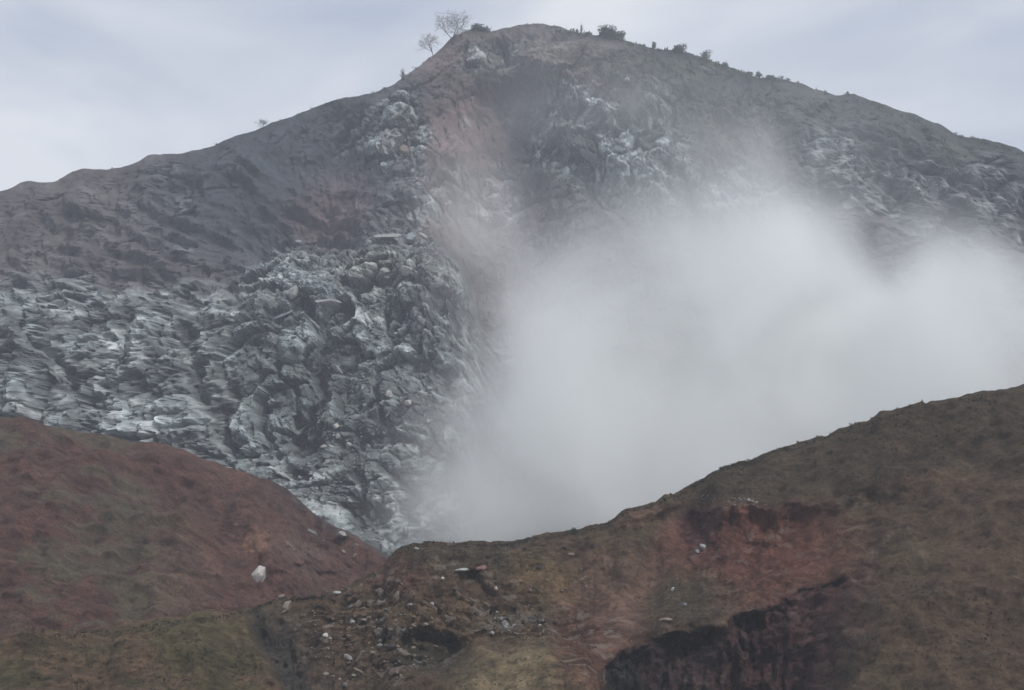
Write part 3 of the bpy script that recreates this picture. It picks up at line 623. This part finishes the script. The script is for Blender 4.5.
# ------------------------------------------------------------------ plants
def leafy(name, n, rx, ry, rz, leaf, mat, parent, seed, z0=0, lobes=4):
    r = random.Random(seed); bm = bmesh.new(); cs = []
    for k in range(lobes):
        a = r.uniform(0, 6.28); cs.append((Vector((math.cos(a)*rx*.6*r.random(), math.sin(a)*ry*.6*r.random(), z0+rz*r.uniform(.35, 1.1))), r.uniform(.45, .75)))
    for k in range(n):
        c, q = r.choice(cs); d = Vector((r.gauss(0, 1), r.gauss(0, 1), r.gauss(0, 1))).normalized()*(r.random()**.4)*q
        p = c+Vector((d.x*rx, d.y*ry, d.z*rz))
        if p.z < 0: p.z = abs(p.z)*.3
        a = Vector((r.gauss(0, 1), r.gauss(0, 1), r.gauss(0, 1))).normalized(); b = a.orthogonal().normalized(); s = leaf*r.uniform(.5, 1.3)
        bm.faces.new([bm.verts.new(p+a*s), bm.verts.new(p+b*s*.6), bm.verts.new(p-a*s), bm.verts.new(p-b*s*.6)])
    me = bpy.data.meshes.new(name); bm.to_mesh(me); bm.free(); me.materials.append(mat)
    o = bpy.data.objects.new(name, me); C.objects.link(o); o.parent = parent; return o
def tube(V, Fc, a, b, ra, rb, k=5):
    d = (b-a).normalized(); x = d.orthogonal().normalized(); y = d.cross(x); o = len(V)
    for (c, r_) in ((a, ra), (b, rb)):
        for i in range(k):
            t_ = 6.2832*i/k; V.append(c+x*math.cos(t_)*r_+y*math.sin(t_)*r_)
    for i in range(k): Fc.append((o+i, o+(i+1) % k, o+k+(i+1) % k, o+k+i))
    Fc.append(tuple(o+k+i for i in range(k)))
def branches(height, spread, depth, seed, r0, nb=3, lean=0):
    r = random.Random(seed); T = ([], []); W = ([], [])
    def grow(p, d, ln, rad, lv):
        q = p+d*ln; tube(*(T if lv < 2 else W), p-d*rad*.5, q, rad, rad*.65)
        if lv >= depth: return
        for k in range(nb if lv else nb+1):
            nd = (d+Vector((r.gauss(0, 1), r.gauss(0, 1), r.gauss(0, .45)))*spread).normalized()
            grow(q-d*ln*r.uniform(0, .35), nd, ln*r.uniform(.6, .85), rad*.6, lv+1)
    grow(Vector((0, 0, -.3)), Vector((lean, 0, 1)).normalized(), height*.34, r0, 0)
    return T, W
def mesh_obj(name, VF, mat, parent):
    me = bpy.data.meshes.new(name); me.from_pydata([tuple(x) for x in VF[0]], [], VF[1]); me.materials.append(mat)
    o = bpy.data.objects.new(name, me); C.objects.link(o); o.parent = parent; return o
def plant(name, label, cat, surf, u, v, wpx, hpx, mat, seed, n=260, bare=False, group=None, leaf=.28):
    p = on(surf, u, v); s = p.y/F; e = bpy.data.objects.new(name, None); C.objects.link(e); e.location = p-Vector((0, 0, .15*hpx*s))
    e['label'] = label; e['category'] = cat
    if group: e['group'] = group
    w, h = wpx*s*(1.25 if bare else 1.05), hpx*s*(1.75 if bare else 1.5)
    if bare:
        T, W = branches(h, .62, 6, seed, .016*h, 3, lean=bare*.2)
        mesh_obj('trunk', T, MAT_BARK, e); mesh_obj('crown', W, MAT_DRY, e)
        if n: leafy('dry_leaves', n, w*.5, w*.35, h*.38, leaf, MAT_DRY, e, seed, h*.3, 7)
    else:
        T, W = branches(h*.9, .5, 3, seed, .05*h, 3)
        T[1].extend(tuple(i+len(T[0]) for i in f) for f in W[1]); T[0].extend(W[0])
        mesh_obj('trunk', T, MAT_BARK, e); leafy('crown', int(n*1.3), w*.72, w*.6, h*.46, leaf, mat, e, seed, h*(.25 if name != 'bush' else .02), 7)
    return e
plant('bare_tree', 'nearly leafless twiggy tree leaning over the steep step left of the summit', 'tree', 'mountain', 450, 44, 30, 26, MAT_DRY, 3, 1100, bare=1, leaf=.17)
plant('bare_tree', 'smaller leafless tree lower down the same step, with open curved twigs', 'tree', 'mountain', 434, 56, 17, 18, MAT_DRY, 9, 260, bare=-1, leaf=.15)
plant('bush', 'square topped dark bush at the left end of the summit', 'bush', 'mountain', 476, 29, 9, 8, MAT_LEAF, 11, 380)
plant('bush', 'low dark bush just right of the square topped one', 'bush', 'mountain', 486, 30.5, 11, 5, MAT_LEAF, 12, 300)
plant('sapling', 'slim dark upright sapling alone on the summit ridge', 'sapling', 'mountain', 581.5, 33, 2.2, 9, MAT_LEAF, 13, 110, leaf=.16)
plant('bush', 'small low bush between the sapling and the big summit thicket', 'bush', 'mountain', 588, 34, 6, 4, MAT_LEAF2, 14, 200)
plant('bush', 'left boxy bush of the big summit thicket', 'bush', 'mountain', 602, 36, 12, 12, MAT_LEAF, 15, 650)
plant('bush', 'tallest bush in the middle of the big summit thicket', 'bush', 'mountain', 611, 37, 13, 14, MAT_LEAF, 16, 700)
plant('bush', 'right rounded bush of the big summit thicket', 'bush', 'mountain', 620, 38.5, 8, 10, MAT_LEAF2, 17, 420)
plant('small_tree', 'tiny round crowned tree right after the summit thicket', 'tree', 'mountain', 653, 49, 4, 7, MAT_LEAF2, 18, 120)
plant('bush', 'pointed dark bush midway down the right skyline', 'bush', 'mountain', 680, 51.5, 12, 10, MAT_LEAF, 19, 480)
plant('small_tree', 'open crowned small tree below the pointed bush on the skyline', 'tree', 'mountain', 707, 60, 10, 9, MAT_LEAF, 20, 200)
plant('bush', 'little bush between the open crowned tree and the last skyline shrubs', 'bush', 'mountain', 724, 66, 6, 6, MAT_LEAF2, 21, 160)
plant('bush', 'low wide shrub, first of the last three on the right skyline', 'bush', 'mountain', 748, 75, 9, 5, MAT_LEAF2, 22, 200)
plant('small_tree', 'tiny round shrub, middle of the last three on the right skyline', 'tree', 'mountain', 758, 77.5, 5, 6, MAT_LEAF, 23, 150)
plant('bush', 'faint flat shrub, last of the three on the right skyline', 'bush', 'mountain', 769, 78, 8, 4, MAT_LEAF2, 24, 160)
plant('small_tree', 'lone thin little tree on the left shoulder of the mountain', 'tree', 'mountain', 404, 79, 4, 9, MAT_LEAF, 25, 80, leaf=.2)
plant('bare_tree', 'wispy scrub tree low on the left skyline', 'tree', 'mountain', 262, 129, 13, 9, MAT_DRY, 26, 90, bare=1, leaf=.22)
plant('bush', 'dark round bush standing on the near rim against the dust', 'bush', 'rim', 574, 532.5, 6, 6.5, MAT_LEAF, 27, 500, leaf=.05)

# low scrub and grass nobody could count
def tufts(name, label, surf, spots, mat, seed, blades=5):
    r = random.Random(seed); V, Fc = [], []
    for (cu, cv, ru, rv, rot, n, smin, smax) in spots:
        c, s = math.cos(math.radians(rot)), math.sin(math.radians(rot))
        for k in range(n):
            a = r.uniform(0, 6.283); q = math.sqrt(r.random()); x, y = math.cos(a)*q*ru, math.sin(a)*q*rv
            p = on_fast(surf, cu+x*c-y*s, cv+x*s+y*c)
            if p is None: continue
            p = Vector(p); h = (smin+(smax-smin)*r.random()**2.5)*p.y/F
            for j in range(blades):
                d = Vector((r.gauss(0, .5), r.gauss(0, .5), 1)).normalized(); w = d.cross(Vector((r.gauss(0, 1), r.gauss(0, 1), .1))).normalized()*h*.22
                b0 = p+Vector((r.gauss(0, 1), r.gauss(0, 1), 0))*h*.45; o = len(V)
                V += [tuple(b0-w), tuple(b0+w), tuple(b0+d*h*.6+w*1.2), tuple(b0+d*h*r.uniform(.8, 1.2))]; Fc.append((o, o+1, o+2, o+3))
    me = bpy.data.meshes.new(name); me.from_pydata(V, [], Fc); me.materials.append(mat)
    o = bpy.data.objects.new(name, me); C.objects.link(o); o['kind'] = 'stuff'; o['label'] = label
def crest_spots(crest, us, n, smin, smax, dv=2, rv=2.5):
    return [(u, float(pl(u, crest))+dv, 7, rv, math.degrees(math.atan2(float(pl(u+6, crest))-float(pl(u-6, crest)), 12)), n, smin, smax) for u in us]
r_ = random.Random(5)
tufts('scrub', 'dark low scrub covering the upper right of the mountain', 'mountain',
      crest_spots(M_CREST, range(560, 1020, 12), 16, 1, 4)+crest_spots(M_CREST, range(20, 560, 14), 7, .8, 2.4)
      +[(660,95,70,35,25,420,1,4.5),(740,130,60,35,20,300,1,4),(870,150,110,45,15,600,1,5),(480,75,30,20,0,60,1,3),(120,230,120,45,-10,380,1,4),(600,60,30,14,20,120,1,3)], MAT_LEAF2, 71)
MAT_GRASS = mat_solid('dry_grass', (.055, .050, .034), .5, .6)
tufts('grass', 'short dry grass on the near rim and the red slope', 'rim',
      crest_spots(R_CREST, range(400, 1010, 10), 26, .8, 2.6)+crest_spots(R_CREST, range(10, 400, 12), 16, .8, 3)
      +[(520,690,66,40,0,500,.6,2),(470,560,80,16,0,500,.6,2.2),(720,485,60,16,-22,500,.6,2.2),(900,440,110,40,-15,1800,.7,3),(900,640,120,60,0,1500,.7,3.2),(110,660,140,40,0,1800,.7,3.2),(430,600,110,35,0,500,.6,1.8),(690,600,60,20,-10,300,.6,2)], MAT_GRASS, 72)
